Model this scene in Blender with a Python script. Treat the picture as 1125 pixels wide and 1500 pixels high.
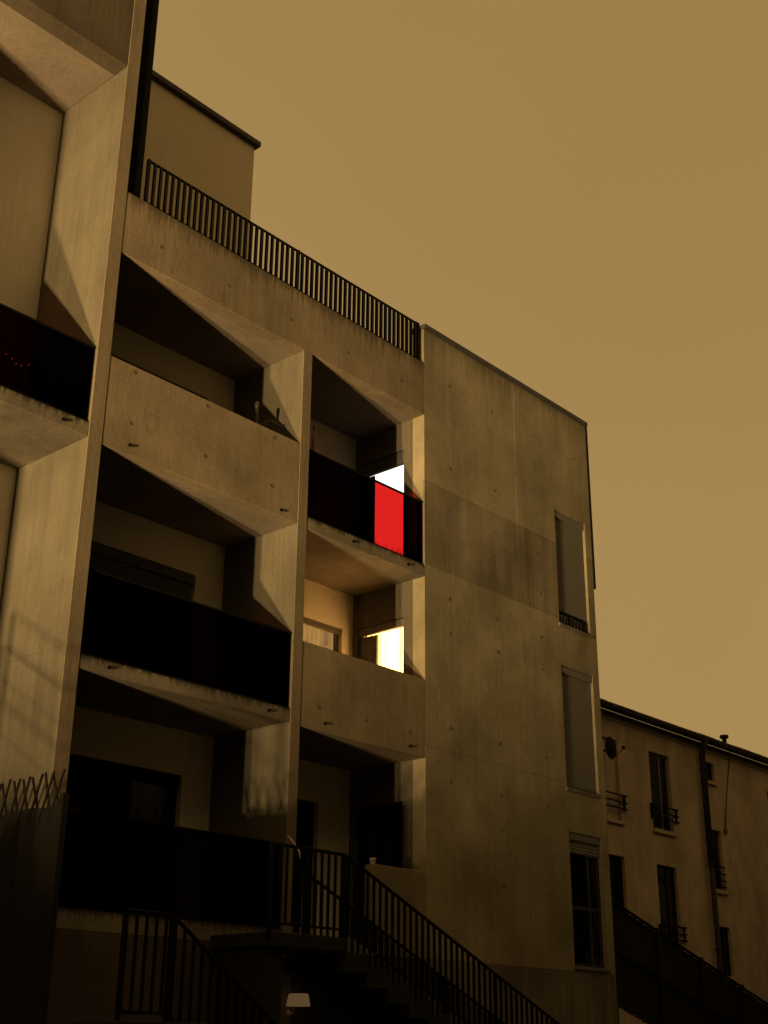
import bpy, bmesh, math, random
from mathutils import Vector, Matrix
random.seed(7)
scene = bpy.context.scene
for o in list(bpy.data.objects): bpy.data.objects.remove(o)
C = scene.collection

# ------------------------------------------------------------------ camera
# eye of the photographer = world origin, street surface 1.6 m below it; X runs along the facade, Y into the building
cam_d = bpy.data.cameras.new('camera'); cam = bpy.data.objects.new('camera', cam_d); C.objects.link(cam)
rt = Vector((0.66309, -0.74849, 0.00865)); up = Vector((-0.29245, -0.24841, 0.92345)); fw = Vector((0.68904, 0.61486, 0.38362))
cam.matrix_world = Matrix(((rt.x, up.x, -fw.x, 0), (rt.y, up.y, -fw.y, 0), (rt.z, up.z, -fw.z, 0), (0, 0, 0, 1)))
cam_d.sensor_fit = 'VERTICAL'; cam_d.sensor_height = 36; cam_d.sensor_width = 27
cam_d.lens = 36 * 1900.09 / 1500
cam_d.clip_start = 0.05; cam_d.clip_end = 2000
scene.camera = cam
scene.render.resolution_x = 768; scene.render.resolution_y = 1024

# ------------------------------------------------------------------ sky: night, low cloud glowing with the town's sodium light
world = bpy.data.worlds.new('World'); scene.world = world; world.use_nodes = True
nt = world.node_tree; nt.nodes.clear()
def N(t, kind, **kw):
    n = t.nodes.new(kind)
    for k, v in kw.items(): setattr(n, k, v)
    return n
out = N(nt, 'ShaderNodeOutputWorld')
sky = N(nt, 'ShaderNodeTexSky', sky_type='NISHITA', sun_disc=False, sun_elevation=math.radians(-8), sun_rotation=math.radians(250))
bg0 = N(nt, 'ShaderNodeBackground'); bg0.inputs[1].default_value = 0.02
nt.links.new(sky.outputs[0], bg0.inputs[0])
tc = N(nt, 'ShaderNodeTexCoord'); sep = N(nt, 'ShaderNodeSeparateXYZ'); nt.links.new(tc.outputs['Generated'], sep.inputs[0])
cr = N(nt, 'ShaderNodeValToRGB')
cr.color_ramp.elements[0].position = 0.0; cr.color_ramp.elements[0].color = (0.422, 0.269, 0.097, 1)
cr.color_ramp.elements[1].position = 0.75; cr.color_ramp.elements[1].color = (0.352, 0.219, 0.074, 1)
nt.links.new(sep.outputs[2], cr.inputs[0])
cl = N(nt, 'ShaderNodeTexNoise'); cl.inputs['Scale'].default_value = 1.6; cl.inputs['Detail'].default_value = 3
nt.links.new(tc.outputs['Generated'], cl.inputs[0])
mr = N(nt, 'ShaderNodeMapRange'); mr.inputs[1].default_value = .3; mr.inputs[2].default_value = .7; mr.inputs[3].default_value = .94; mr.inputs[4].default_value = 1.06
nt.links.new(cl.outputs[0], mr.inputs[0])
bg1 = N(nt, 'ShaderNodeBackground'); nt.links.new(cr.outputs[0], bg1.inputs[0]); nt.links.new(mr.outputs[0], bg1.inputs[1])
add = N(nt, 'ShaderNodeAddShader'); nt.links.new(bg0.outputs[0], add.inputs[0]); nt.links.new(bg1.outputs[0], add.inputs[1])
nt.links.new(add.outputs[0], out.inputs[0])

scene.cycles.transparent_min_bounces = 12
vs = scene.view_settings
vs.view_transform = 'Standard'; vs.look = 'None'; vs.exposure = 0; vs.gamma = 1; vs.use_curve_mapping = False

# street lamps (down the street, outside the frame) whose light rakes up the facade; built with their posts below
LAMP_A = Vector((-17.05, 7.06, -1.81)); LAMP_B = Vector((-33.2, 2.0, -3.47))
LAMP_POWER = (38500, 88000)
LAMP_COL = (1.0, 0.66, 0.27)

# ------------------------------------------------------------------ materials
def newmat(name):
    m = bpy.data.materials.new(name); m.use_nodes = True
    t = m.node_tree; t.nodes.clear()
    o = N(t, 'ShaderNodeOutputMaterial'); return m, t, o
def noise(t, vec, scale, detail=3, sc=(1, 1, 1), rough=.55):
    mp = N(t, 'ShaderNodeMapping'); mp.inputs['Scale'].default_value = sc
    t.links.new(vec, mp.inputs[0])
    n = N(t, 'ShaderNodeTexNoise'); n.inputs['Scale'].default_value = scale; n.inputs['Detail'].default_value = detail; n.inputs['Roughness'].default_value = rough
    t.links.new(mp.outputs[0], n.inputs[0]); return n.outputs[0]
def mrange(t, v, a, b, c, d):
    m = N(t, 'ShaderNodeMapRange'); 
    for i, x in enumerate((a, b, c, d)): m.inputs[i+1].default_value = x
    t.links.new(v, m.inputs[0]); return m.outputs[0]
def mul(t, a, b):
    m = N(t, 'ShaderNodeMath', operation='MULTIPLY')
    for i, x in enumerate((a, b)):
        if isinstance(x, (int, float)): m.inputs[i].default_value = x
        else: t.links.new(x, m.inputs[i])
    return m.outputs[0]
def tint(t, col, fac):
    m = N(t, 'ShaderNodeVectorMath', operation='SCALE'); m.inputs[0].default_value = col
    t.links.new(fac, m.inputs['Scale']); return m.outputs[0]

def concrete(name, col, streak=.25, blotch=.3, drip=None, rough=.85, fine=.12, bump=.25, patch=1):
    m, t, o = newmat(name)
    b = N(t, 'ShaderNodeBsdfPrincipled'); b.inputs['Roughness'].default_value = rough
    b.inputs['Specular IOR Level'].default_value = .25
    v = N(t, 'ShaderNodeTexCoord').outputs['Object']
    f = mrange(t, noise(t, v, .9, 5), .3, .7, 1-blotch, 1+blotch)
    f = mul(t, f, mrange(t, noise(t, v, 1, 5, (5, 5, .28), .65), .3, .72, 1+streak*.6, 1-streak))
    f = mul(t, f, mrange(t, noise(t, v, 1, 3, (17, 17, .5)), .35, .75, 1.05, 1-streak*.7))
    f = mul(t, f, mrange(t, noise(t, v, 45, 3), .3, .7, 1-fine, 1+fine))
    f = mul(t, f, mrange(t, noise(t, v, 5.5, 6, (1, 1, 1), .7), .60, .74, 1.0, .78))      # water marks
    if patch: f = mul(t, f, mrange(t, noise(t, v, 2.2, 8, (1, 1, .55), .75), .56, .60, 1.0, .90))    # hard-edged damp patches
    if patch: f = mul(t, f, mrange(t, noise(t, v, 3.1, 7, (1, 1, .4), .7), .62, .68, 1.0, 1.12))     # lime bloom
    f = mul(t, f, mrange(t, noise(t, v, 140, 1), .70, .76, 1.0, .55))                      # air holes
    if drip:      # black run-off marks hanging from a top edge: (height of the edge, length, strength)
        sz = N(t, 'ShaderNodeSeparateXYZ'); t.links.new(v, sz.inputs[0])
        run = mrange(t, noise(t, v, 1, 5, (16, 16, .6), .7), .38, .72, 0.0, drip[1]*1.5)
        mm = N(t, 'ShaderNodeMath', operation='SUBTRACT'); mm.inputs[0].default_value = drip[0]; t.links.new(sz.outputs[2], mm.inputs[1])
        dv = N(t, 'ShaderNodeMath', operation='DIVIDE'); t.links.new(mm.outputs[0], dv.inputs[0])
        ad = N(t, 'ShaderNodeMath', operation='ADD'); t.links.new(run, ad.inputs[0]); ad.inputs[1].default_value = .004; t.links.new(ad.outputs[0], dv.inputs[1])
        k = mrange(t, dv.outputs[0], .1, 1.0, 1-drip[2], 1.0)
        f = mul(t, f, k)
    t.links.new(tint(t, col, f), b.inputs['Base Color'])
    bp = N(t, 'ShaderNodeBump'); bp.inputs['Strength'].default_value = bump; bp.inputs['Distance'].default_value = .02
    t.links.new(noise(t, v, 14, 8, (1, 1, .6), .7), bp.inputs['Height'])
    t.links.new(bp.outputs[0], b.inputs['Normal']); t.links.new(b.outputs[0], o.inputs[0])
    return m
def plain(name, col, rough=.6, metal=0, var=.15, scale=8, spec=.4):
    m, t, o = newmat(name)
    b = N(t, 'ShaderNodeBsdfPrincipled'); b.inputs['Roughness'].default_value = rough; b.inputs['Metallic'].default_value = metal
    b.inputs['Specular IOR Level'].default_value = spec
    v = N(t, 'ShaderNodeTexCoord').outputs['Object']
    f = mrange(t, noise(t, v, scale, 5), .3, .7, 1-var, 1+var)
    t.links.new(tint(t, col, f), b.inputs['Base Color'])
    t.links.new(b.outputs[0], o.inputs[0]); return m
def glass(name, tintcol, ior=1.45, rough=.03, see=1.0, base=(.008, .008, .009)):
    """thin sheet: fresnel gloss over a tinted clear body; see<1 adds some opaque body colour"""
    m, t, o = newmat(name)
    tr = N(t, 'ShaderNodeBsdfTransparent'); tr.inputs[0].default_value = (*tintcol, 1)
    gl = N(t, 'ShaderNodeBsdfGlossy'); gl.inputs['Roughness'].default_value = rough
    fr = N(t, 'ShaderNodeFresnel'); fr.inputs[0].default_value = ior
    body = tr.outputs[0]
    if see < 1:
        df = N(t, 'ShaderNodeBsdfDiffuse'); df.inputs[0].default_value = (*base, 1)
        mx0 = N(t, 'ShaderNodeMixShader'); mx0.inputs[0].default_value = 1-see
        t.links.new(tr.outputs[0], mx0.inputs[1]); t.links.new(df.outputs[0], mx0.inputs[2]); body = mx0.outputs[0]
    ge = N(t, 'ShaderNodeNewGeometry'); fac = mul(t, fr.outputs[0], mrange(t, ge.outputs['Backfacing'], 0, 1, 1, 0))   # no second gloss where light leaves the sheet
    mx = N(t, 'ShaderNodeMixShader'); t.links.new(fac, mx.inputs[0])
    t.links.new(body, mx.inputs[1]); t.links.new(gl.outputs[0], mx.inputs[2])
    t.links.new(mx.outputs[0], o.inputs[0]); return m
def emit(name, col, strength, fold=None):
    m, t, o = newmat(name)
    e = N(t, 'ShaderNodeEmission'); e.inputs[0].default_value = (*col, 1); e.inputs[1].default_value = strength
    d = N(t, 'ShaderNodeBsdfDiffuse'); d.inputs[0].default_value = (.7, .68, .62, 1)
    if fold == 0:
        t.links.new(e.outputs[0], o.inputs[0]); return m
    if fold:
        v = N(t, 'ShaderNodeTexCoord').outputs['Object']
        f = mrange(t, noise(t, v, 1, 2, (fold, fold, .15)), .3, .7, strength*.22, strength*1.5)
        t.links.new(f, e.inputs[1])
    a = N(t, 'ShaderNodeAddShader'); t.links.new(e.outputs[0], a.inputs[0]); t.links.new(d.outputs[0], a.inputs[1])
    t.links.new(a.outputs[0], o.inputs[0]); return m

M = dict(
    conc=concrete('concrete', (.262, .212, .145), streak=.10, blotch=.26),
    conc_side=concrete('concrete_side', (.132, .117, .088), streak=.14, blotch=.16),  # darker copy of the concrete, dims the walls that face the lamps
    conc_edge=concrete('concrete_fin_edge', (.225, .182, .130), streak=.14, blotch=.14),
    conc_slab=concrete('concrete_sill', (.20, .172, .135), streak=.2),
    **{'slab_%d' % i: concrete('concrete_edge_%d' % i, (.205, .175, .135), streak=.12, drip=(z, .13, .8)) for i, z in enumerate((7.26, 4.30, 7.20, 1.42))},
    conc_band=concrete('concrete_streaked', (.238, .190, .132), streak=.14, blotch=.24, drip=(10.88, .4, .55)),
    conc_panel=concrete('concrete_panel', (.31, .268, .185), streak=.09, blotch=.28, drip=(11.55, .7, .3)),
    conc_stain=concrete('concrete_old_pour', (.245, .208, .148), streak=.24, blotch=.32),
    soffit=concrete('concrete_soffit', (.24, .20, .165), streak=.05, blotch=.2),
    render=concrete('wall_render', (.88, .81, .69), streak=.04, blotch=.05, fine=.04, bump=.08, patch=0),
    house=concrete('old_render', (.46, .37, .28), streak=.1, blotch=.25, bump=.3),
    penthouse=concrete('penthouse_render', (.86, .75, .57), streak=.04, blotch=.05, fine=.04, bump=.08, patch=0),
    steel=plain('dark_steel', (.006, .0055, .0055), .8, spec=.1),
    cap=plain('dark_coping', (.06, .055, .05), .55),
    frame=plain('window_frame', (.045, .042, .04), .5),
    shutter=plain('roller_shutter', (.17, .16, .145), .6, var=.08),
    shutter_d=plain('roller_shutter_dark', (.09, .085, .08), .6, var=.1),
    dark=plain('dark_cladding', (.005, .005, .005), .8, spec=.05),
    timber=plain('dark_timber', (.006, .005, .004), .9, var=.3, scale=20),
    pane=glass('window_pane', (.10, .10, .10), 1.45, .02, .5),
    clear=glass('clear_pane', (.93, .93, .92), 1.45, .01),
    red=glass('red_glass', (.65, .10, .10), 1.02, .15),
    red_unlit=glass('unlit_red_glass', (.17, .05, .05), 1.04, .15),
    roof=plain('roof_tiles', (.05, .035, .028), .8),
    zinc=plain('zinc', (.045, .042, .04), .8, spec=.08),
    white=plain('white_enamel', (.72, .70, .66), .4, var=.08),
    muntin=plain('muntin_paint', (.16, .145, .12), .6),
    leaf=plain('leaf', (.018, .022, .010), .9, var=.5, scale=3),
    bark=plain('bark', (.05, .04, .03), .9),
    asphalt=plain('paving', (.13, .12, .105), .9, var=.25, scale=2),
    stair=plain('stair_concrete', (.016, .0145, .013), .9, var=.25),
    hole=plain('tie_hole', (.12, .105, .085), .9, spec=.05),
    lit_ceiling=emit('lit_ceiling', (1.0, .93, .82), 1.75, fold=0),
    dim_curtain=emit('dim_curtain', (1.0, .56, .20), .26, fold=9),
    base_shade=concrete('concrete_base_shade', (.085, .07, .055), streak=.15),  # base wall concrete darkened, shade at the building's foot put into the colour
    panel_shade=concrete('concrete_panel_shade', (.19, .16, .115), streak=.3, blotch=.35),  # row below the seam: slight tone of its own, darkened further as painted shade
    seal=plain('joint_seal', (.10, .085, .065), .9),
    room=plain('room_paint', (.30, .27, .23), .8, var=.05),
    lit_curtain=emit('lit_curtain', (1.0, .50, .13), 9.5, fold=9),
    red_cloth=plain('red_cloth', (.40, .03, .025), .8),
    bulb=emit('fairy_bulb', (1, .6, .3), 9.0),
    metal=plain('tube_metal', (.08, .075, .07), .5, .3),
    lamp_shade=emit('lamp_shade', (1.0, .62, .26), .085),
    lens=emit('lamp_lens', LAMP_COL, 8),
)

# ------------------------------------------------------------------ helpers
def link(name, me, mat, parent=None, smooth=False):
    o = bpy.data.objects.new(name, me); C.objects.link(o)
    if mat: me.materials.append(M[mat])
    if parent: o.parent = parent
    if smooth:
        for p in me.polygons: p.use_smooth = True
    return o
def from_bm(name, bm, mat, parent=None, smooth=False):
    me = bpy.data.meshes.new(name); bm.to_mesh(me); bm.free(); return link(name, me, mat, parent, smooth)
def bm_box(bm, x0, x1, y0, y1, z0, z1):
    vs = [bm.verts.new((x, y, z)) for z in (z0, z1) for y in (y0, y1) for x in (x0, x1)]
    for f in ((0, 2, 3, 1), (4, 5, 7, 6), (0, 1, 5, 4), (2, 6, 7, 3), (0, 4, 6, 2), (1, 3, 7, 5)):
        bm.faces.new([vs[i] for i in f])
    return vs
def box(name, x0, x1, y0, y1, z0, z1, mat, parent=None, bevel=.0):
    bm = bmesh.new(); bm_box(bm, x0, x1, y0, y1, z0, z1)
    if bevel: bmesh.ops.bevel(bm, geom=list(bm.edges), offset=bevel, segments=1, affect='EDGES')
    return from_bm(name, bm, mat, parent)
def wall(name, axis, u0, u1, z0, z1, w0, w1, holes, mat, parent=None):
    """slab wall with rectangular openings (ua,ub,za,zb) and real reveals; axis 'y': faces -Y, u=X; axis 'x': faces -X, u=Y"""
    us = sorted({u0, u1, *[min(max(h[i], u0), u1) for h in holes for i in (0, 1)]})
    zs = sorted({z0, z1, *[min(max(h[i], z0), z1) for h in holes for i in (2, 3)]})
    def solid(i, j):
        if i < 0 or j < 0 or i >= len(us)-1 or j >= len(zs)-1: return None
        u, z = (us[i]+us[i+1])/2, (zs[j]+zs[j+1])/2
        return not any(h[0] < u < h[1] and h[2] < z < h[3] for h in holes)
    V = {}; verts = []; faces = []
    def v(u, z, w):
        k = (round(u, 5), round(z, 5), round(w, 5))
        if k not in V:
            V[k] = len(verts); verts.append((u, w, z) if axis == 'y' else (w, u, z))
        return V[k]
    for i in range(len(us)-1):
        for j in range(len(zs)-1):
            if not solid(i, j): continue
            a, b, c, d = us[i], us[i+1], zs[j], zs[j+1]
            faces.append((v(a, c, w0), v(b, c, w0), v(b, d, w0), v(a, d, w0)))
            faces.append((v(a, c, w1), v(a, d, w1), v(b, d, w1), v(b, c, w1)))
            for (di, dj, p, q) in ((-1, 0, (a, c), (a, d)), (1, 0, (b, d), (b, c)), (0, -1, (b, c), (a, c)), (0, 1, (a, d), (b, d))):
                if not solid(i+di, j+dj):
                    faces.append((v(*p, w0), v(*q, w0), v(*q, w1), v(*p, w1)))
    me = bpy.data.meshes.new(name); me.from_pydata(verts, [], faces)
    bm = bmesh.new(); bm.from_mesh(me); bmesh.ops.recalc_face_normals(bm, faces=bm.faces); bm.to_mesh(me); bm.free()
    return link(name, me, mat, parent)
def bm_tube(bm, pts, r, n=8):
    pts = [Vector(p) for p in pts]; rings = []
    for i, p in enumerate(pts):
        d = (pts[min(i+1, len(pts)-1)] - pts[max(i-1, 0)]).normalized()
        a = d.orthogonal().normalized() if abs(d.z) < .99 else Vector((1, 0, 0)); a = (a - d*a.dot(d)).normalized()
        if i and rings: 
            pa = rings[-1][1]; a2 = pa - d*pa.dot(d)
            if a2.length > 1e-4: a = a2.normalized()
        b = d.cross(a); rr = r[i] if isinstance(r, (list, tuple)) else r
        rings.append(([bm.verts.new(p + (a*math.cos(t)+b*math.sin(t))*rr) for t in [2*math.pi*k/n for k in range(n)]], a))
    for (A, _), (B, _) in zip(rings, rings[1:]):
        for k in range(n): bm.faces.new((A[k], A[(k+1) % n], B[(k+1) % n], B[k]))
    bm.faces.new(rings[0][0][::-1]); bm.faces.new(rings[-1][0])
def tube(name, pts, r, mat, parent=None, n=8):
    bm = bmesh.new(); bm_tube(bm, pts, r, n); bmesh.ops.recalc_face_normals(bm, faces=bm.faces)
    return from_bm(name, bm, mat, parent, smooth=n > 6)
def thing(name, label, cat, loc=(0, 0, 0), group=None):
    o = bpy.data.objects.new(name, None); C.objects.link(o); o.location = loc; o.empty_display_size = .2
    return tag(o, label, cat, group)
def tag(o, label=None, cat=None, group=None, kind=None):
    if label: o['label'] = label
    if cat: o['category'] = cat
    if group: o['group'] = group
    if kind: o['kind'] = kind
    return o
def share(name, me, loc, parent, rot=None):
    o = bpy.data.objects.new(name, me); C.objects.link(o); o.location = loc; o.parent = parent
    if rot: o.rotation_euler = rot
    return o
def mesh_of(bm, name, mat):
    me = bpy.data.meshes.new(name); bm.to_mesh(me); bm.free(); me.materials.append(M[mat]); return me

# ------------------------------------------------------------------ ground: street falling away to the left, unseen bank added behind the camera to cut skylight
def gz(x, y):
    z = -1.6 - .19*min(max(2-x, 0), 60)
    if y < -5: z += min((-5-y)*2.2, 27)
    return z
def axis_pts():
    return [-600, -300, -150, -90] + list(range(-64, 64, 4)) + [90, 150, 300, 600]
xs = axis_pts(); gv = [(x, y, gz(x, y)) for y in xs for x in xs]; n = len(xs)
gf = [(j*n+i, j*n+i+1, (j+1)*n+i+1, (j+1)*n+i) for j in range(n-1) for i in range(n-1)]
me = bpy.data.meshes.new('ground'); me.from_pydata(gv, [], gf)
tag(link('ground', me, 'asphalt', smooth=True), kind='structure')

# ------------------------------------------------------------------ the concrete apartment building
F, B = 12.5, 14.05
apt = thing('apartment_building', 'board-marked concrete apartment block with deep balcony bays, red glass balustrades and a roof terrace', 'building')
def part(name, *a, mat='conc', bevel=.008): return box(name, *a, mat, apt, bevel)
# fins between the bays
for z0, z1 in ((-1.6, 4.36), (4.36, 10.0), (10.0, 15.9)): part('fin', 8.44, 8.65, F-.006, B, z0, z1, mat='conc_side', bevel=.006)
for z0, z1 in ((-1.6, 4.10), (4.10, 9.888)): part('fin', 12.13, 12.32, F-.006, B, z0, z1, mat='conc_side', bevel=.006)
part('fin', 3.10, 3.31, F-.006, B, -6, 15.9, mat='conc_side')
for o in apt.children:      # fin fronts painted lighter than the sides to balance the raking light
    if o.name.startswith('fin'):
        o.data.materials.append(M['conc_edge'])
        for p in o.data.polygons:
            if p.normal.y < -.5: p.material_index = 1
# back walls
wins_back = [(9.1, 11.6, 7.23, 9.37), (9.1, 11.6, 4.30, 6.44), (9.1, 11.6, 1.42, 3.50), (12.85, 14.75, 4.29, 6.38), (12.75, 14.3, 1.40, 3.50), (5.9, 8.28, 4.30, 6.44)]
wall('back_wall', 'y', 3.31, 15.0, -1.6, 10.2, B, B+.2, wins_back, 'render', apt)
box('back_wall', 3.31, 8.44, B, B+.2, 10.2, 15.9, 'render', apt)
# slabs, beams, parapets
parapets = []
part('roof_beam', 3.31, 8.44, F, F+.3, 12.9, 15.9, mat='conc_band')
part('balcony_soffit', 3.31, 8.44, F+.3, B, 12.9, 13.15, mat='soffit')
part('balcony_slab', 3.31, 8.44, F, B, 7.06, 7.26, mat='slab_0')
tb = part('terrace_beam', 8.65, 15.0, F, F+.26, 9.89, 10.88, mat='conc_band')
part('balcony_soffit', 8.65, 15.0, F+.26, B, 9.89, 10.2, mat='soffit')
p_up = part('parapet', 8.65, 12.13, F, F+.18, 7.03, 8.31)
part('balcony_slab', 8.65, 12.13, F+.18, B, 7.03, 7.23, mat='soffit')
part('balcony_slab', 8.65, 12.13, F, B, 4.12, 4.30, mat='slab_1')
part('balcony_slab', 8.65, 12.13, F, B, 1.20, 1.42, mat='slab_3')
part('base_wall', 8.65, 12.13, F, F+.2, -1.6, 1.2, mat='base_shade')
part('balcony_slab', 12.32, 15.0, F, B, 7.0, 7.2, mat='slab_2')
p_lo = part('parapet', 12.32, 15.0, F, F+.18, 4.09, 5.31)
part('balcony_slab', 12.32, 15.0, F+.18, B, 4.09, 4.29, mat='soffit')
part('balcony_slab', 12.32, 15.0, F, B, 1.2, 1.40, mat='soffit')
part('base_wall', 12.32, 13.87, F, F+.2, -1.6, 1.2, mat='base_shade')
part('parapet', 13.87, 15.0, F-.004, F+.18, 1.2, 2.42)
part('base_wall', 13.87, 15.0, F, F+.2, -1.6, 1.2, mat='base_shade')

# right-hand block
side_holes = [(12.95, 13.95, 7.2, 9.38), (12.95, 13.95, 4.29, 6.41), (12.95, 13.95, 1.4, 3.5)]
wall('side_wall', 'x', F+.25, 22, -1.6, 10.85, 15.0, 15.25, side_holes, 'conc_side', apt)
front_holes = [(18.78, 19.79, 7.15, 9.37), (18.78, 19.79, 4.2, 6.37), (18.78, 19.79, 1.3, 3.46)]
wall('front_wall', 'y', 15.0, 20.0, -1.6, 11.55, F+.03, F+.25, front_holes, 'conc_panel', apt)
rows = [(-1.6, 1.22), (1.22, 4.28), (4.28, 7.23), (7.23, 8.69), (8.69, 11.55)]
panels = []
for a, b in ((15.0, 17.58), (17.58, 20.0)):
    for z0, z1 in rows:
        pm = 'conc_stain' if z0 == 7.23 else 'panel_shade' if z0 < 0 else 'conc_panel'
        if a > 15 and z0 == 7.23:
            for c, d in ((17.584, 18.78), (19.79, 20.0)): box('concrete_panel', c, d, F-.001, F+.029, z0+.003, z1-.003, pm, apt)
            continue
        panels.append(wall('concrete_panel', 'y', a + (.004 if a > 15 else 0), b - (.004 if b < 20 else 0), z0+.003, z1-.003, F + random.uniform(-.002, .002), F+.029, front_holes, pm, apt))
box('joint_seal', 17.576, 17.584, F+.003, F+.03, -1.6, 11.55, 'seal', apt)
for z in (1.22, 4.28, 7.23, 8.69): box('joint_seal', 15.004, 18.77, F+.004, F+.03, z-.004, z+.004, 'seal', apt)
box('coping', 14.975, 20.035, F-.05, F+.29, 11.552, 11.63, 'cap', apt, .006)
box('end_wall', 19.8, 19.998, F+.25, 22, -1.6, 10.85, 'conc_panel', apt)
box('roof_slab', 15.25, 19.8, F+.25, 22, 10.6, 10.85, 'conc_panel', apt)
box('rear_wall', 8.65, 20.0, 22, 22.2, -1.6, 10.85, 'conc_panel', apt)
box('edge_profile', 20.0, 20.035, F-.03, F+.03, 8.12, 11.55, 'steel', apt)
# penthouse set back on the roof terrace
ph = box('penthouse', 8.655, 12.27, 14.06, 20, 10.2, 14.58, 'penthouse', apt, .006)
box('coping', 8.655, 12.34, 13.97, 20.05, 14.58, 14.68, 'cap', ph, .006)
# dark metal screen that ends the taller wing above the terrace
for z0, z1 in ((10.885, 13.34), (13.345, 15.9)): box('metal_screen', 8.656, 8.895, F+.03, F+.07, z0, z1, 'dark', apt, .003)

# tie-rod holes: cones with a mortar plug, sunk rim slightly proud of the formwork face
bm = bmesh.new(); k = 10
ro = [bm.verts.new((.036*math.cos(2*math.pi*i/k), -.003, .036*math.sin(2*math.pi*i/k))) for i in range(k)]
ri = [bm.verts.new((.027*math.cos(2*math.pi*i/k), .0, .027*math.sin(2*math.pi*i/k))) for i in range(k)]
rc = bm.verts.new((0, .001, 0))
rb = [bm.verts.new((.045*math.cos(2*math.pi*i/k), .004, .045*math.sin(2*math.pi*i/k))) for i in range(k)]
for i in range(k):
    j = (i+1) % k
    bm.faces.new((rb[i], ro[i], ro[j], rb[j])); bm.faces.new((ro[i], ri[i], ri[j], ro[j])); bm.faces.new((ri[i], rc, ri[j]))
bmesh.ops.recalc_face_normals(bm, faces=bm.faces)
tie_me = mesh_of(bm, 'tie_hole', 'hole')
ties_right = [(15.68, 10.7), (16.9, 10.67), (18.2, 10.67), (19.53, 10.67), (15.67, 9.12), (16.93, 9.13), (18.2, 9.1), (15.65, 8.36), (16.92, 8.33), (18.18, 8.32), (15.65, 7.57), (16.9, 7.57), (18.23, 7.57),
    (15.63, 6.78), (16.9, 6.75), (18.19, 6.74), (19.49, 6.73), (15.63, 6.19), (16.91, 6.18), (18.2, 6.16), (15.62, 4.65), (16.9, 4.63), (18.2, 4.62), (15.61, 3.81), (16.89, 3.79), (18.19, 3.79), (16.89, 3.24), (18.19, 3.23), (16.9, 2.4), (18.2, 2.38)]
for x, z in ties_right: 
    o = share('tie_hole', tie_me, (x, F-.002, z), apt); s = random.uniform(.6, .9); o.scale = (s, 1, s)
for host, L in ((tb, [(9.3, 10.3), (10.56, 10.28), (11.83, 10.29), (13.1, 10.26), (14.4, 10.28)]), (p_up, [(9.05, 8.22), (10.32, 8.22), (11.59, 8.2), (9.06, 7.48), (10.33, 7.46), (11.59, 7.44)]), (p_lo, [(12.67, 4.42), (13.65, 4.41), (14.63, 4.41)])):
    for x, z in L: share('tie_hole', tie_me, (x, F-.002, z), host).scale = (.75, 1, .75)
# drain spouts in the balcony edges
bm = bmesh.new(); bm_tube(bm, [(0, .05, 0), (0, -.03, -.004)], .022, 10)
bmesh.ops.recalc_face_normals(bm, faces=bm.faces); spout_me = mesh_of(bm, 'drain_spout', 'steel')
for x, z in ((9.07, 7.17), (11.79, 7.13), (8.05, 7.15), (12.8, 4.22), (14.63, 4.21), (9.07, 4.22), (11.72, 4.20), (13.31, 7.1), (14.58, 7.09)):
    share('drain_spout', spout_me, (x, F, z), apt)

# red glass balustrades; backlit and unlit looks are put into two glass tints
def balustrade(x0, x1, z0, z1, mat='red_unlit'):
    g = box('balustrade', x0, x1, F+.03, F+.042, z0, z1, mat, apt)
    box('top_rail', x0-.005, x1+.005, F+.018, F+.055, z1, z1+.022, 'steel', g)
    box('bottom_rail', x0, x1, F+.022, F+.05, z0-.025, z0, 'steel', g)
    for x in (x0+.02, x1-.02): box('post', x-.018, x+.018, F+.044, F+.075, z0, z1-.001, 'steel', g)
    return g
balustrade(3.34, 8.41, 7.29, 8.31); balustrade(8.68, 12.11, 4.325, 5.36); balustrade(12.34, 13.655, 7.225, 8.275); balustrade(13.66, 14.595, 7.225, 8.275, 'red'); balustrade(14.60, 14.97, 7.225, 8.275); balustrade(8.68, 12.11, 1.45, 2.48)  # lighter middle pane is cut to the lit window as the camera sees it

# terrace railing
tr_ = tube('terrace_railing', [(9.0, F+.07, 11.63), (14.93, F+.07, 11.63)], .022, 'steel', apt, 6)
box('bottom_rail', 9.0, 14.93, F+.05, F+.09, 10.905, 10.935, 'steel', tr_)
bm = bmesh.new(); bm_box(bm, -.009, .009, -.032, .032, 0, .70); bal_me = mesh_of(bm, 'baluster', 'steel')
x = 9.02
while x < 14.86: share('baluster', bal_me, (x, F+.07, 10.93), tr_); x += .1099
for x in (9.01, 12.0, 14.86, 14.92): box('post', x-.02, x+.02, F+.045, F+.095, 10.75 if x > 9.5 else 10.882, 11.65, 'steel', tr_, .003)

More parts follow.
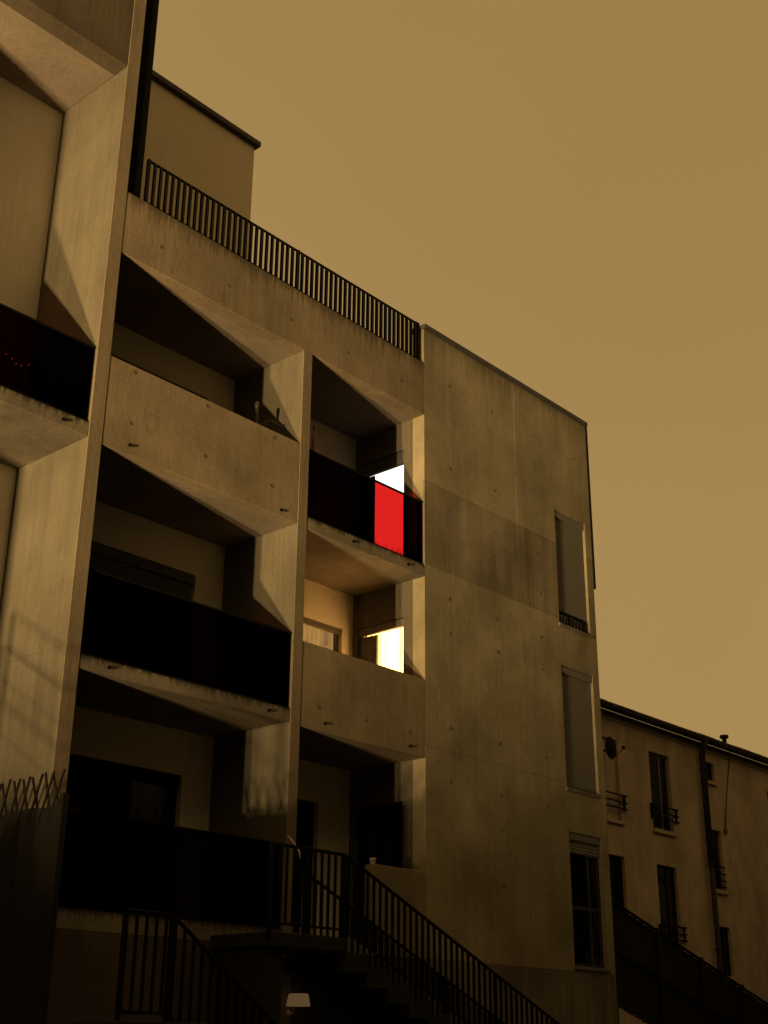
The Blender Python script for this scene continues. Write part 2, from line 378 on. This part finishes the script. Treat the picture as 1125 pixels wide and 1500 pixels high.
# windows -------------------------------------------------------------
def ring_bm(axis, u0, u1, z0, z1, w0, w1, t):
    bm = bmesh.new()
    for (a, b, c, d) in ((u0, u0+t, z0, z1), (u1-t, u1, z0, z1), (u0+t, u1-t, z0, z0+t), (u0+t, u1-t, z1-t, z1)):
        if axis == 'y': bm_box(bm, a, b, w0, w1, c, d)
        else: bm_box(bm, w0, w1, a, b, c, d)
    return bm
def abox(name, axis, u0, u1, w0, w1, z0, z1, mat, parent, bevel=0):
    return box(name, u0, u1, w0, w1, z0, z1, mat, parent, bevel) if axis == 'y' else box(name, w0, w1, u0, u1, z0, z1, mat, parent, bevel)
def shutter(axis, u0, u1, z0, z1, w, mat, parent):
    n = max(2, int((z1-z0)/.045)); verts = []; faces = []
    for i in range(n+1):
        z = z0 + (z1-z0)*i/n
        for zz, ww in ((z, w), (min(z+.034, z1), w-.009)) if i < n else ((z1, w),):
            verts += [((u0, ww, zz) if axis == 'y' else (ww, u0, zz)), ((u1, ww, zz) if axis == 'y' else (ww, u1, zz))]
    for i in range(0, len(verts)-2, 2): faces.append((i, i+1, i+3, i+2))
    k = len(verts)
    verts += [(u, w+.012, z) if axis == 'y' else (w+.012, u, z) for z in (z0, z1) for u in (u0, u1)]
    faces += [(k, k+2, k+3, k+1), (0, k, k+1, 1), (k-2, k-1, k+3, k+2)]
    me = bpy.data.meshes.new('shutter'); me.from_pydata(verts, [], faces)
    return link('shutter', me, mat, parent)
def window(axis, u0, u1, z0, z1, w, parent, pane='pane', shut=None, shutmat='shutter', mull=(), trans=(), frame='frame', t=.055, boxh=0, sill=None):
    e = .003
    wn = from_bm('window', ring_bm(axis, u0+e, u1-e, z0+e, z1-e, w, w+.06, t), frame, parent)
    if pane: abox('pane', axis, u0+t, u1-t, w+.025, w+.035, z0+t, z1-t, pane, wn)
    for m in mull: abox('mullion', axis, m-.025, m+.025, w-.004, w+.02, z0+t, z1-t, frame, wn)
    for q in trans: abox('transom', axis, u0+t, u1-t, w-.002, w+.022, q-.03, q+.03, frame, wn)
    if boxh: abox('shutter_box', axis, u0+.01, u1-.01, w-.07, w-.002, z1-boxh, z1-.004, shutmat, wn, .01)
    if shut is not None: shutter(axis, u0+.03, u1-.03, shut, z1-max(boxh, .01), w-.03, shutmat, wn)
    if sill: abox('sill', axis, u0-.02, u1+.03, sill[0], w, z0-.05, z0+.001, 'conc_slab', wn, .006)
    return wn
# front of the right-hand block
wf = F+.085
w1 = window('y', 18.78, 19.79, 7.15, 9.37, wf, apt, shut=7.42, boxh=.13, mull=(19.3,), sill=(F-.03,))
for i in range(9): box('guard_bar', 18.86+i*.105, 18.875+i*.105, wf-.06, wf-.045, 7.17, 7.40, 'steel', w1)
window('y', 18.78, 19.79, 4.20, 6.37, wf, apt, shut=4.23, boxh=.13, sill=(F-.03,))
window('y', 18.78, 19.79, 1.30, 3.46, wf, apt, shut=3.12, boxh=.13, mull=(19.45,), trans=(2.24,), sill=(F-.03,))
# back walls of the bays
wb = B+.09
window('y', 9.1, 11.6, 7.23, 9.37, wb, apt, shut=8.6, shutmat='shutter_d', boxh=.16)
window('y', 9.1, 11.6, 4.30, 6.44, wb, apt, shut=4.33, shutmat='shutter_d', boxh=.15, frame='dark')
window('y', 9.1, 11.6, 1.42, 3.50, wb, apt, mull=(10.3,), boxh=.15, shutmat='dark', frame='dark')
window('y', 12.85, 14.75, 4.29, 6.38, wb, apt, pane='clear', mull=(13.8,), boxh=.10, shutmat='muntin', frame='muntin')
window('y', 12.75, 14.3, 1.40, 3.50, wb, apt, mull=(13.5,), frame='dark')
window('y', 5.9, 8.28, 4.30, 6.44, wb, apt, mull=(7.1,), shut=5.2, boxh=.15, shutmat='shutter')
# side windows in the right-hand block (facing into the corner balconies)
wu = window('x', 12.95, 13.95, 7.2, 9.38, 15.09, apt, pane=None, boxh=.24, shutmat='shutter_d', frame='frame')
box('window_leaf', 15.07, 15.10, 13.68, 13.94, 7.21, 9.13, 'dark', wu)
box('room_ceiling', 15.26, 19.75, 12.8, 19.0, 9.62, 9.68, 'lit_ceiling', wu)
box('room_floor', 15.26, 19.75, 12.8, 19.0, 7.0, 7.1, 'room', wu)
wall('room_wall', 'x', 12.8, 19.0, 7.1, 9.62, 19.752, 19.79, [], 'room', wu)
wall('room_wall', 'y', 15.26, 19.75, 7.1, 9.62, 19.0, 19.1, [], 'room', wu)
wall('room_wall', 'y', 15.26, 18.7, 7.1, 9.62, 12.77, 12.8, [], 'room', wu)
wl = window('x', 12.95, 13.95, 4.29, 6.41, 15.09, apt, pane='clear', boxh=.13, shutmat='muntin', frame='muntin')
box('window_leaf', 15.07, 15.10, 13.66, 13.94, 4.30, 6.27, 'muntin', wl, .008); box('window_leaf', 15.075, 15.13, 13.585, 13.655, 4.30, 6.27, 'muntin', wl, .005)
def curtain(parent, x, y0, y1, z0, z1, mat):
    nn = 90; verts = []; faces = []
    for i in range(nn+1):
        y = y0+(y1-y0)*i/nn; d = .025*math.sin(y*62+1.3*math.sin(y*9)) + .012*math.sin(y*23)
        verts += [(x+d, y, z0), (x+d*.7, y, z1)]
    for i in range(nn): faces.append((2*i, 2*i+1, 2*i+3, 2*i+2))
    me = bpy.data.meshes.new('curtain'); me.from_pydata(verts, [], faces); return link('curtain', me, mat, parent, True)
curtain(wl, 15.30, 12.85, 14.03, 4.29, 6.5, 'lit_curtain')
window('x', 12.95, 13.95, 1.4, 3.5, 15.09, apt, frame='dark', mull=(13.5,))
# room behind the lit lower corner window's neighbour, seen through its clear pane
me = bpy.data.meshes.new('curtain')
cv = []; 
for i in range(81):
    x = 12.7+2.2*i/80; d = .02*math.sin(x*55+math.sin(x*7)); cv += [(x, 14.34+d, 4.29), (x, 14.34+d*.6, 6.5)]
me.from_pydata(cv, [], [(2*i, 2*i+1, 2*i+3, 2*i+2) for i in range(80)]); link('curtain', me, 'dim_curtain', apt, True)

# ------------------------------------------------------------------ neighbouring house
G = 16.5
house = thing('rendered_house', 'older low house with stained render, dark eaves and a fat downpipe behind the concrete block', 'house')
HH = [(28.51, 29.51, 5.09, 7.0), (28.53, 29.47, 2.25, 4.24), (26.0, 27.07, 2.25, 4.25), (31.46, 31.90, 6.70, 7.20), (31.31, 31.97, 3.90, 5.43), (31.32, 32.0, 1.8, 3.0), (34.95, 35.95, 5.0, 6.93), (34.95, 35.95, 2.2, 4.2)]
wall('wall', 'y', 24.0, 46, -1.6, 7.62, G, G+.35, HH + [(26.1, 27.05, 5.05, 7.0)], 'house', house)
box('end_wall', 24.0, 24.3, G+.35, 26, -1.6, 7.62, 'house', house)
box('blind_niche', 26.1, 27.05, G+.07, G+.3, 5.05, 7.0, 'house', house)
box('moulding', 24.0, 46, G-.03, G-.002, 7.46, 7.51, 'house', house, .008)
# roof with eaves board, gutter and a row of tile ends
bm = bmesh.new()
vv = [bm.verts.new(p) for p in ((23.7, G-.16, 7.62), (46, G-.16, 7.62), (46, 21.5, 10.2), (23.7, 21.5, 10.2), (23.7, G-.16, 7.72), (46, G-.16, 7.72), (46, 21.5, 10.32), (23.7, 21.5, 10.32))]
for f in ((0, 3, 2, 1), (4, 5, 6, 7), (0, 1, 5, 4), (1, 2, 6, 5), (2, 3, 7, 6), (3, 0, 4, 7)): bm.faces.new([vv[i] for i in f])
roof = from_bm('roof', bm, 'roof', house)
box('eaves_soffit', 23.9, 46, G-.15, G-.001, 7.585, 7.618, 'roof', roof)
bm = bmesh.new()
for i in range(60):
    a = math.pi; x0 = 23.7
prof = [(.075*math.cos(a), .075*math.sin(a)) for a in [math.pi + math.pi*i/8 for i in range(9)]] + [(.062*math.cos(a), .062*math.sin(a)) for a in [2*math.pi - math.pi*i/8 for i in range(9)]]
A_ = [bm.verts.new((23.7, G-.23+p, 7.70+q)) for p, q in prof]; B_ = [bm.verts.new((46, G-.23+p, 7.68+q)) for p, q in prof]
for i in range(len(prof)):
    j = (i+1) % len(prof); bm.faces.new((A_[i], A_[j], B_[j], B_[i]))
bm.faces.new(A_[::-1]); bm.faces.new(B_); bmesh.ops.recalc_face_normals(bm, faces=bm.faces)
from_bm('gutter', bm, 'zinc', roof)
bm = bmesh.new(); bm_tube(bm, [(0, -.02, 0), (0, .42, .21)], .085, 8); tile_me = mesh_of(bm, 'tile', 'roof')
for i in range(75): share('tile', tile_me, (25.5+i*.16, G-.18+random.uniform(-.015, .015), 7.725+random.uniform(-.012, .012)), roof)
tube('downpipe', [(31.05, G-.23, 7.66), (31.05, G-.21, 7.5), (31.05, G-.13, 7.3), (31.05, G-.13, 4.45)], .085, 'zinc', house, 10)
tube('downpipe', [(31.05, G-.13, 4.5), (31.05, G-.13, -1.6)], .07, 'zinc', house, 10)
for z in (6.6, 4.44, 2.4): tube('pipe_clip', [(31.05, G-.13, z), (31.05, G-.13, z+.05)], .10, 'zinc', house, 10)
for i, h in enumerate(HH):
    big = h[3]-h[2] > 1.6
    mm = ((h[0]+h[1])/2 + (.1 if i == 0 else .12),) if big else ()
    wn = window('y', *h, G+.08, house, frame='muntin' if i in (0, 4) else 'timber', mull=mm, t=.045)
    box('sill', h[0]-.05, h[1]+.05, G-.06, G+.07, h[2]-.10, h[2]-.002, 'house', wn, .008)
    if big or i == 4:
        zt = h[2]+.58
        for q in ((0, .16, .31) if i != 4 else (0, .17, .34, .5)):
            box('guard_bar', h[0]-(.12 if i != 4 else -.01), h[1]+(.22 if i != 4 else -.01), G-.05, G-.02, zt-q-.016, zt-q+.016, 'steel', wn)
        if i != 4:
            for u in (h[0]-.08, h[1]+.12): box('guard_bracket', u-.012, u+.012, G-.045, G+.0, zt-.33, zt+.02, 'steel', wn)
ng = box('niche_guard', 26.0, 27.30, G-.06, G-.03, 5.66, 5.69, 'steel', house)
for z in (5.51, 5.36): box('guard_bar', 26.0, 27.28, G-.06, G-.03, z-.015, z+.015, 'steel', ng)
for u in (26.3, 27.18): box('guard_bracket', u-.012, u+.012, G-.055, G, 5.33, 5.7, 'steel', ng)
box('sill', 26.0, 27.14, G-.06, G-.002, 4.98, 5.06, 'house', house, .008)
vt = tube('vent_pipe', [(32.45, G-.1, 7.7), (32.45, G-.1, 7.98), (32.45, G-.1, 7.985), (32.45, G-.1, 8.06)], [.06, .06, .12, .12], 'zinc', roof, 10)
dish = thing('satellite_dish', 'dark satellite dish fixed beside the bricked-up niche of the old house', 'dish', (26.30, G, 6.66))
bm = bmesh.new(); R_ = 5; K = 20; rings = []
for i in range(R_+1):
    r = .24*i/R_; rings.append([bm.verts.new((r*math.cos(2*math.pi*k/K), -.30+.25*r*r, r*1.1*math.sin(2*math.pi*k/K))) for k in range(K)] if i else [bm.verts.new((0, -.30, 0))])
for k in range(K): bm.faces.new((rings[0][0], rings[1][k], rings[1][(k+1) % K]))
for i in range(1, R_):
    for k in range(K): bm.faces.new((rings[i][k], rings[i+1][k], rings[i+1][(k+1) % K], rings[i][(k+1) % K]))
o = from_bm('reflector', bm, 'steel', dish, True); md = o.modifiers.new('s', 'SOLIDIFY'); md.thickness = .012
tube('arm', [(0, .0, -.05), (0, -.29, -.02)], .025, 'zinc', dish); tube('feed_arm', [(0, -.28, -.3), (.02, -.62, -.05)], .010, 'steel', dish)
box('feed_horn', -.02, .05, -.65, -.59, -.07, -.01, 'steel', dish)
cab = thing('hanging_cable', 'thin cable dropping from the eaves to a ring beside the grilled window', 'cable', (32.3, G, 5.4))
tube('cable', [(.15, -.25, 2.25), (.13, -.2, 2.0), (.05, -.1, 1.2), (-.08, -.04, .4), (-.12, -.03, .12)], .014, 'steel', cab, 6)
tube('ring', [(-.12+.07*math.cos(a), -.03, .05+.07*math.sin(a)) for a in [2*math.pi*i/14 for i in range(15)]], .014, 'steel', cab, 6)
box('hook', -.13, -.11, -.03, .0, .03, .05, 'steel', cab)

# ------------------------------------------------------------------ outdoor stairs with bar railings
def sloped_railing(parent, y, x0, x1, x2, ztop, slope, step=.12, h=.98):
    """level from x0 to x1, then falling with slope to x2"""
    zt = lambda x: ztop if x <= x1 else ztop - slope*(x-x1)
    r = tube('railing', [(x0, y, ztop), (x1, y, ztop), (x2, y, zt(x2))], .022, 'steel', parent, 6)
    tube('bottom_rail', [(x0, y, ztop-h+.08), (x1, y, ztop-h+.08), (x2, y, zt(x2)-h+.08)], .016, 'steel', r, 6)
    bm = bmesh.new(); bm_box(bm, -.008, .008, -.018, .018, -h+.07, 0); me = mesh_of(bm, 'baluster', 'steel')
    n = int((x2-x0)/step)
    for i in range(n+1):
        x = x0+.02+i*step
        if x < x2: share('baluster', me, (x, y, zt(x)), r)
    for x in (x0, x1, (x1+x2)/2, x2): box('post', x-.02, x+.02, y-.02, y+.02, zt(x)-h-.1, zt(x), 'steel', r)
    return r
def staircase(label, x0, x1, zl, slope, ya, yb, run):
    s = thing('outdoor_staircase', label, 'stairs', (0, 0, 0))
    box('landing', x0, x1, ya, yb, zl-.16, zl, 'stair', s, .008)
    x = x1; z = zl
    while z - slope*run > -1.55:
        z -= slope*run; box('step', x+.002, x+run+.02, ya, yb, z-.22, z, 'stair', s, .006); x += run
    box('landing_pier', x0+.05, x0+.3, ya+.1, yb-.1, -1.6, zl-.16, 'stair', s)
    return s
sA = staircase('outdoor stair falling from the bay-door landing along the blank concrete wall, dark bar railings', 10.9, 12.17, 1.27, .415, 11.42, 12.48, .40)
sloped_railing(sA, 11.46, 10.9, 12.17, 18.3, 2.27, .415)
sloped_railing(sA, 12.44, 12.4, 12.45, 18.3, 2.16, .415)
sB = staircase('lower outdoor stair half hidden in shrubs below the long dark balustrade', 7.5, 8.52, .22, .67, 9.65, 10.4, .30)
sloped_railing(sB, 10.32, 7.95, 8.52, 11.0, 1.21, .67)

# ------------------------------------------------------------------ wall lamp under the landing
wlp = thing('wall_lamp', 'small cream wall lamp with drum shade on a swan-neck arm under the stair landing', 'lamp', (12.26, 12.3, .42)); wlp.scale = (.85, 1, .85)
bm = bmesh.new(); K = 20
pr = [(.0, .275), (.122, .275), (.135, .26), (.165, .10), (.157, .10), (.126, .25), (0, .255)]
rg = [[bm.verts.new((r*math.cos(2*math.pi*k/K), r*math.sin(2*math.pi*k/K), z)) for k in range(K)] for r, z in pr[1:-1]]
for A, Bq in zip(rg, rg[1:]):
    for k in range(K): bm.faces.new((A[k], A[(k+1) % K], Bq[(k+1) % K], Bq[k]))
bm.faces.new(rg[0]); bm.faces.new(rg[-1]); bmesh.ops.recalc_face_normals(bm, faces=bm.faces)
from_bm('lamp_shade', bm, 'lamp_shade', wlp, True)
tube('arm', [(0, 0, .2), (-.09, 0, .15), (-.11, 0, .09), (-.09, .01, .03), (-.03, .05, .005), (.03, .15, .0), (.03, .198, .0)], .011, 'white', wlp)
tube('wall_plate', [(.03, .185, 0), (.03, .2, 0)], .05, 'white', wlp, 14)

# ------------------------------------------------------------------ things on the balconies
pp = thing('parasol_pole', 'upright metal parasol pole with pale cap rising behind the solid concrete parapet', 'pole', (11.58, 12.88, 7.23))
tube('pole', [(0, 0, .05), (0, 0, 1.58)], .026, 'metal', pp, 10); tube('cap', [(0, 0, 1.56), (0, 0, 1.60), (0, 0, 1.66), (0, 0, 1.68)], [.028, .036, .036, .022], 'metal', pp, 10)
tube('base', [(0, 0, 0), (0, 0, .05), (0, 0, .07)], [.24, .24, .06], 'stair', pp, 16)
air = thing('clothes_airer', 'metal tube airer whose arched top shows above the solid concrete parapet', 'airer', (11.86, 12.86, 7.23))
for yy in (-.06, .10):
    tube('tube_frame', [(-.2, yy, 0), (-.2, yy, 1.28)] + [(-.2*math.cos(a), yy, 1.28+.15*math.sin(a)) for a in [math.pi*i/10 for i in range(1, 11)]] + [(.2, yy, 0)], .011, 'metal', air, 8)
for z in (.35, .7, 1.05): tube('rung', [(-.2, -.06, z), (-.2, .10, z)], .008, 'metal', air); tube('rung', [(.2, -.06, z), (.2, .10, z)], .008, 'metal', air)
fp = thing('folded_parasol', 'small folded red parasol standing behind the red glass beside the concrete fin', 'parasol', (12.86, 12.98, 7.2))
tube('pole', [(0, 0, .05), (0.02, 0, 1.82)], .012, 'steel', fp); tube('canopy', [(.005, 0, 1.0), (.01, 0, 1.15), (.018, 0, 1.70)], [.05, .045, .012], 'red_cloth', fp, 10)
tube('tip', [(.018, 0, 1.68), (.019, 0, 1.74)], .014, 'white', fp); tube('base', [(0, 0, 0), (0, 0, .05)], .18, 'stair', fp, 16)
st = thing('string_light', 'short string of tiny lights glowing red through the glass of the tall balcony', 'string light', (7.4, 12.75, 7.26))
pts = [(-.25+.08*i, .02*math.sin(i*1.7), .56+.035*math.sin(i*1.1)) for i in range(9)]
tube('wire', [(-.3, 0, 0)] + pts + [(.45, 0, 0)], .003, 'steel', st, 5)
bm = bmesh.new(); bmesh.ops.create_icosphere(bm, subdivisions=1, radius=.008); bulb_me = mesh_of(bm, 'bulb', 'bulb')
for p in pts[1:]: 
    if random.random() < .8: share('bulb', bulb_me, (p[0], p[1], p[2]-.01), st)
pot = thing('plant_pot', 'tiny white pot on the end of the low concrete parapet by the stairs', 'pot', (13.93, 12.58, 2.42))
tube('pot_body', [(0, 0, 0), (0, 0, .07), (0, 0, .071), (0, 0, .085)], [.036, .046, .052, .052], 'white', pot, 14)
tube('soil', [(0, 0, .08), (0, 0, .087)], .044, 'bark', pot, 12)
hose = thing('bent_pipe', 'pale bent plastic pipe leaning against the concrete fin above the stair landing', 'pipe', (12.2, 12.3, 1.27))
tube('pipe', [(.06, .0, 0), (.05, 0, .55), (.04, .0, .95), (.02, .03, 1.12), (-.02, .1, 1.24), (-.05, .185, 1.33)], .011, 'white', hose, 8)

# ------------------------------------------------------------------ grass growing from the slab edge behind the red glass
def tufts(name, x0, x1, y, z, n, hmax, label, mat='leaf'):
    verts = []; faces = []
    for i in range(n):
        x = random.uniform(x0, x1); h = random.uniform(.02, hmax)*random.random()**.5; w = .004; dx = random.uniform(-.05, .05); dy = random.uniform(-.01, .02); yy = y+random.uniform(0, .05)
        k = len(verts); verts += [(x-w, yy, z), (x+w, yy, z), (x+dx*.4+w*.8, yy+dy*.4, z+h*.6), (x+dx*.4-w*.8, yy+dy*.4, z+h*.6), (x+dx, yy+dy, z+h)]
        faces += [(k, k+1, k+2, k+3), (k+3, k+2, k+4)]
    me = bpy.data.meshes.new(name); me.from_pydata(verts, [], faces)
    return tag(link(name, me, mat), label, 'grass', kind='stuff')
tufts('grass', 13.2, 14.7, F+.08, 7.2, 170, .24, 'short weeds along the slab edge behind the glowing red glass')
tufts('grass', 8.8, 12.0, F+.06, 4.3, 90, .06, 'dry weeds along the slab edge under the long dark balustrade')

# ------------------------------------------------------------------ trellis fence, shrubs, sloped fence
tf = thing('trellis_fence', 'dark timber fence with expanding diagonal trellis on top, foot of the concrete fin', 'fence', (7.8, 0, 0))
bm = bmesh.new(); bm_box(bm, -.01, .01, 0, .135, -1.6, 2.30); bd = mesh_of(bm, 'board', 'timber')
for i in range(12): share('board', bd, (random.uniform(-.004, .004), 11.34+i*.14, random.uniform(-.02, .02)), tf)
box('rail', .012, .05, 11.3, 13.05, 2.12, 2.2, 'timber', tf); box('post', -.035, .035, 11.26, 11.33, -1.6, 2.40, 'timber', tf)
bm = bmesh.new(); bm_box(bm, -.008, .008, -.012, .012, 0, .55); lm = mesh_of(bm, 'lath', 'timber')
for i in range(9):
    y = 11.42+i*.19+random.uniform(-.012, .012); q = random.uniform(-.02, .02)
    share('lath', lm, (-.009, y+.1, 2.13+q), tf, (math.radians(random.uniform(16, 22)), 0, 0)); share('lath', lm, (.009, y-.1, 2.13+q), tf, (math.radians(random.uniform(-24, -17)), 0, 0))

def leaves_mesh(name, blobs, n, size):
    """many small folded leaf faces scattered through ellipsoids, denser to the outside"""
    verts = []; faces = []; tot = sum(b[3]*b[4]*b[5] for b in blobs)
    for (cx, cy, cz, rx, ry, rz) in blobs:
        for i in range(max(6, int(n*rx*ry*rz/tot))):
            d = Vector((random.gauss(0, 1), random.gauss(0, 1), random.gauss(0, 1))).normalized()*(random.random()**.45)*random.uniform(.8, 1.12)
            p = Vector((cx+d.x*rx, cy+d.y*ry, cz+d.z*rz)); s = size*random.uniform(.6, 1.4)
            a = Vector((random.gauss(0, 1), random.gauss(0, 1), random.gauss(0, .7))).normalized(); b = a.orthogonal().normalized()
            b = (b*math.cos(i)+a.cross(b)*math.sin(i))*.45
            k = len(verts); verts += [tuple(p), tuple(p+(a*.5+b)*s), tuple(p+a*1.1*s), tuple(p+(a*.5-b)*s)]
            faces.append((k, k+1, k+2, k+3))
    me = bpy.data.meshes.new(name); me.from_pydata(verts, [], faces); me.materials.append(M['leaf']); return me
def shrub(x, y, h, r, label, n=2600, name='shrub', group=None, base=None):
    z0 = gz(x, y) if base is None else base
    s = thing(name, label, 'shrub', (x, y, z0), group)
    H = h - z0; blobs = []
    for i in range(12):
        t = random.random(); a = random.uniform(0, 6.28); q = r*random.uniform(.1, .75)*(1.1-.6*t)
        rr = r*random.uniform(.28, .5); blobs.append((q*math.cos(a), q*math.sin(a), min(H-rr*.8, H*(.2+.75*t)), rr, rr, rr*1.1))
    share('foliage', leaves_mesh('foliage', blobs, n, .07), (0, 0, 0), s)
    for i in range(5):
        a = random.uniform(0, 6.28); e = r*.5
        tube('stem', [(.05*math.cos(a), .05*math.sin(a), -.05), (e*.5*math.cos(a), e*.5*math.sin(a), H*.45), (e*math.cos(a), e*math.sin(a), H*.85)], [.022, .016, .006], 'bark', s, 5)
    return s
# sloping slatted fence in front of the old house
fe = thing('sloping_fence', 'dark slatted fence stepping downhill in front of the old rendered house', 'fence', (0, 14.0, 0))
zf = lambda x: 2.70 - .275*(x-22.5)
tube('top_rail', [(20.6, 0, zf(20.6)), (30.5, 0, zf(30.5))], .03, 'steel', fe, 6)
tube('lower_rail', [(20.6, 0, zf(20.6)-.9), (30.5, 0, zf(30.5)-.9)], .025, 'steel', fe, 6)
bm = bmesh.new(); bm_box(bm, -.055, .055, .03, .05, -1.9, -.02); sl = mesh_of(bm, 'slat', 'timber')
x = 20.7
while x < 30.4:
    share('slat', sl, (x, 0, zf(x)+random.uniform(-.01, .01)), fe); x += .128
for x in (20.65, 22.35, 24.05, 25.75, 27.45, 29.1, 30.4): box('post', x-.045, x+.045, -.03, .028, -1.6, zf(x)+.05, 'timber', fe)

# ------------------------------------------------------------------ down the street, outside the frame: lamps, hedge and a stair rail that shape the light
def street_lamp(P, power, label):
    g = gz(P.x, P.y); tgt = Vector((14, 13, P.z)); d = (tgt-P).normalized(); d = Vector((d.x*math.cos(math.radians(30.5)), d.y*math.cos(math.radians(30.5)), math.sin(math.radians(30.5))))
    s = thing('street_lamp', label, 'street lamp', (P.x, P.y, g))
    h = P.z-g; hp = Vector((0, 0, h)) - d*.22
    tube('post', [(hp.x, hp.y, -.3), (hp.x, hp.y, .5), (hp.x, hp.y, h-.25)], [.08, .07, .045], 'zinc', s, 10)
    tube('lamp_head', [tuple(hp-Vector((0, 0, .08))-d*.1), tuple(hp-d*.02), tuple(hp+d*.06)], [.05, .16, .18], 'zinc', s, 14)
    tube('lens', [tuple(hp+d*.065), tuple(hp+d*.075)], .15, 'lens', s, 14)
    ld = bpy.data.lights.new('street_light', 'SPOT'); ld.energy = power; ld.color = LAMP_COL; ld.shadow_soft_size = .28
    ld.spot_size = math.radians(50); ld.spot_blend = .7
    lo = bpy.data.objects.new('street_light', ld); C.objects.link(lo); lo.parent = s
    lo.location = Vector((0, 0, h)) ; lo.rotation_euler = d.to_track_quat('-Z', 'Y').to_euler()
street_lamp(LAMP_A, LAMP_POWER[0], 'nearer street lamp down the falling street, tilted up at the facade')
street_lamp(LAMP_B, LAMP_POWER[1], 'farther street lamp down the falling street, tilted up at the facade')
for i in range(9):
    shrub(random.uniform(.2, 1.8), 6.3+i*.85, 1.15+random.uniform(-.25, .35), .8, 'shrub of the hedge beside the falling street', 2400, 'hedge_shrub', 'hedge beside the falling street')
# unseen trees added outside the frame to keep skylight off the lower walls
def tree(x, y, h, r, label):
    z0 = gz(x, y); t_ = thing('added_tree', label, 'tree', (x, y, z0), 'unseen trees added to shade the block'); H = h-z0
    tube('trunk', [(0, 0, -.1), (.05, .03, H*.3), (-.04, .05, H*.75)], [.16, .12, .05], 'bark', t_, 8)
    blobs = []
    for i in range(16):
        a = random.uniform(0, 6.28); q = r*random.uniform(.15, .7); zz = random.uniform(.22, .86)*H; rr = r*random.uniform(.34, .5)
        blobs.append((q*math.cos(a), q*math.sin(a), min(zz, H-rr), rr, rr, rr*.9))
        if i < 6: tube('limb', [(0, .02, H*.3+i*.2), (q*.5*math.cos(a), q*.5*math.sin(a), zz*.8), (q*math.cos(a), q*math.sin(a), zz)], [.05, .035, .015], 'bark', t_, 6)
    share('crown', leaves_mesh('crown', blobs, 9000, .2), (0, 0, 0), t_)
for x, y, h, r in ((21.5, 6.2, 7, 2.5), (26, 8.0, 7, 2.5), (30.5, 10.0, 7.5, 2.5), (35, 12.0, 7.5, 2.5), (40, 13.4, 7.5, 2.5), (4, -2.2, 8, 2.8), (9, .2, 8, 2.7), (14, 2.5, 8, 2.7), (18, 4.5, 7.5, 2.5), (-3, -3, 9, 3), (.2, 6.2, 4.5, 1.9)):
    tree(x, y, h, r, 'dense unseen tree added to shade the foot of the concrete block')
sr = thing('stair_rail', 'steel rail of the side stair left of the tall balcony bay', 'railing', (3.0, 0, 0))
for dz in (0, -.35, -.9): tube('rail', [(0, 12.3, 3.55+dz), (0, 10.9, 2.75+dz)], .014, 'steel', sr)
for i in range(6):
    y = 12.25-i*.26; z = 3.52-i*.149; tube('baluster', [(0, y, z), (0, y, z-.92)], .009, 'steel', sr, 6)
for y, z in ((12.3, 3.55), (10.9, 2.75)): tube('post', [(0, y, -1.6), (0, y, z)], .03, 'steel', sr)
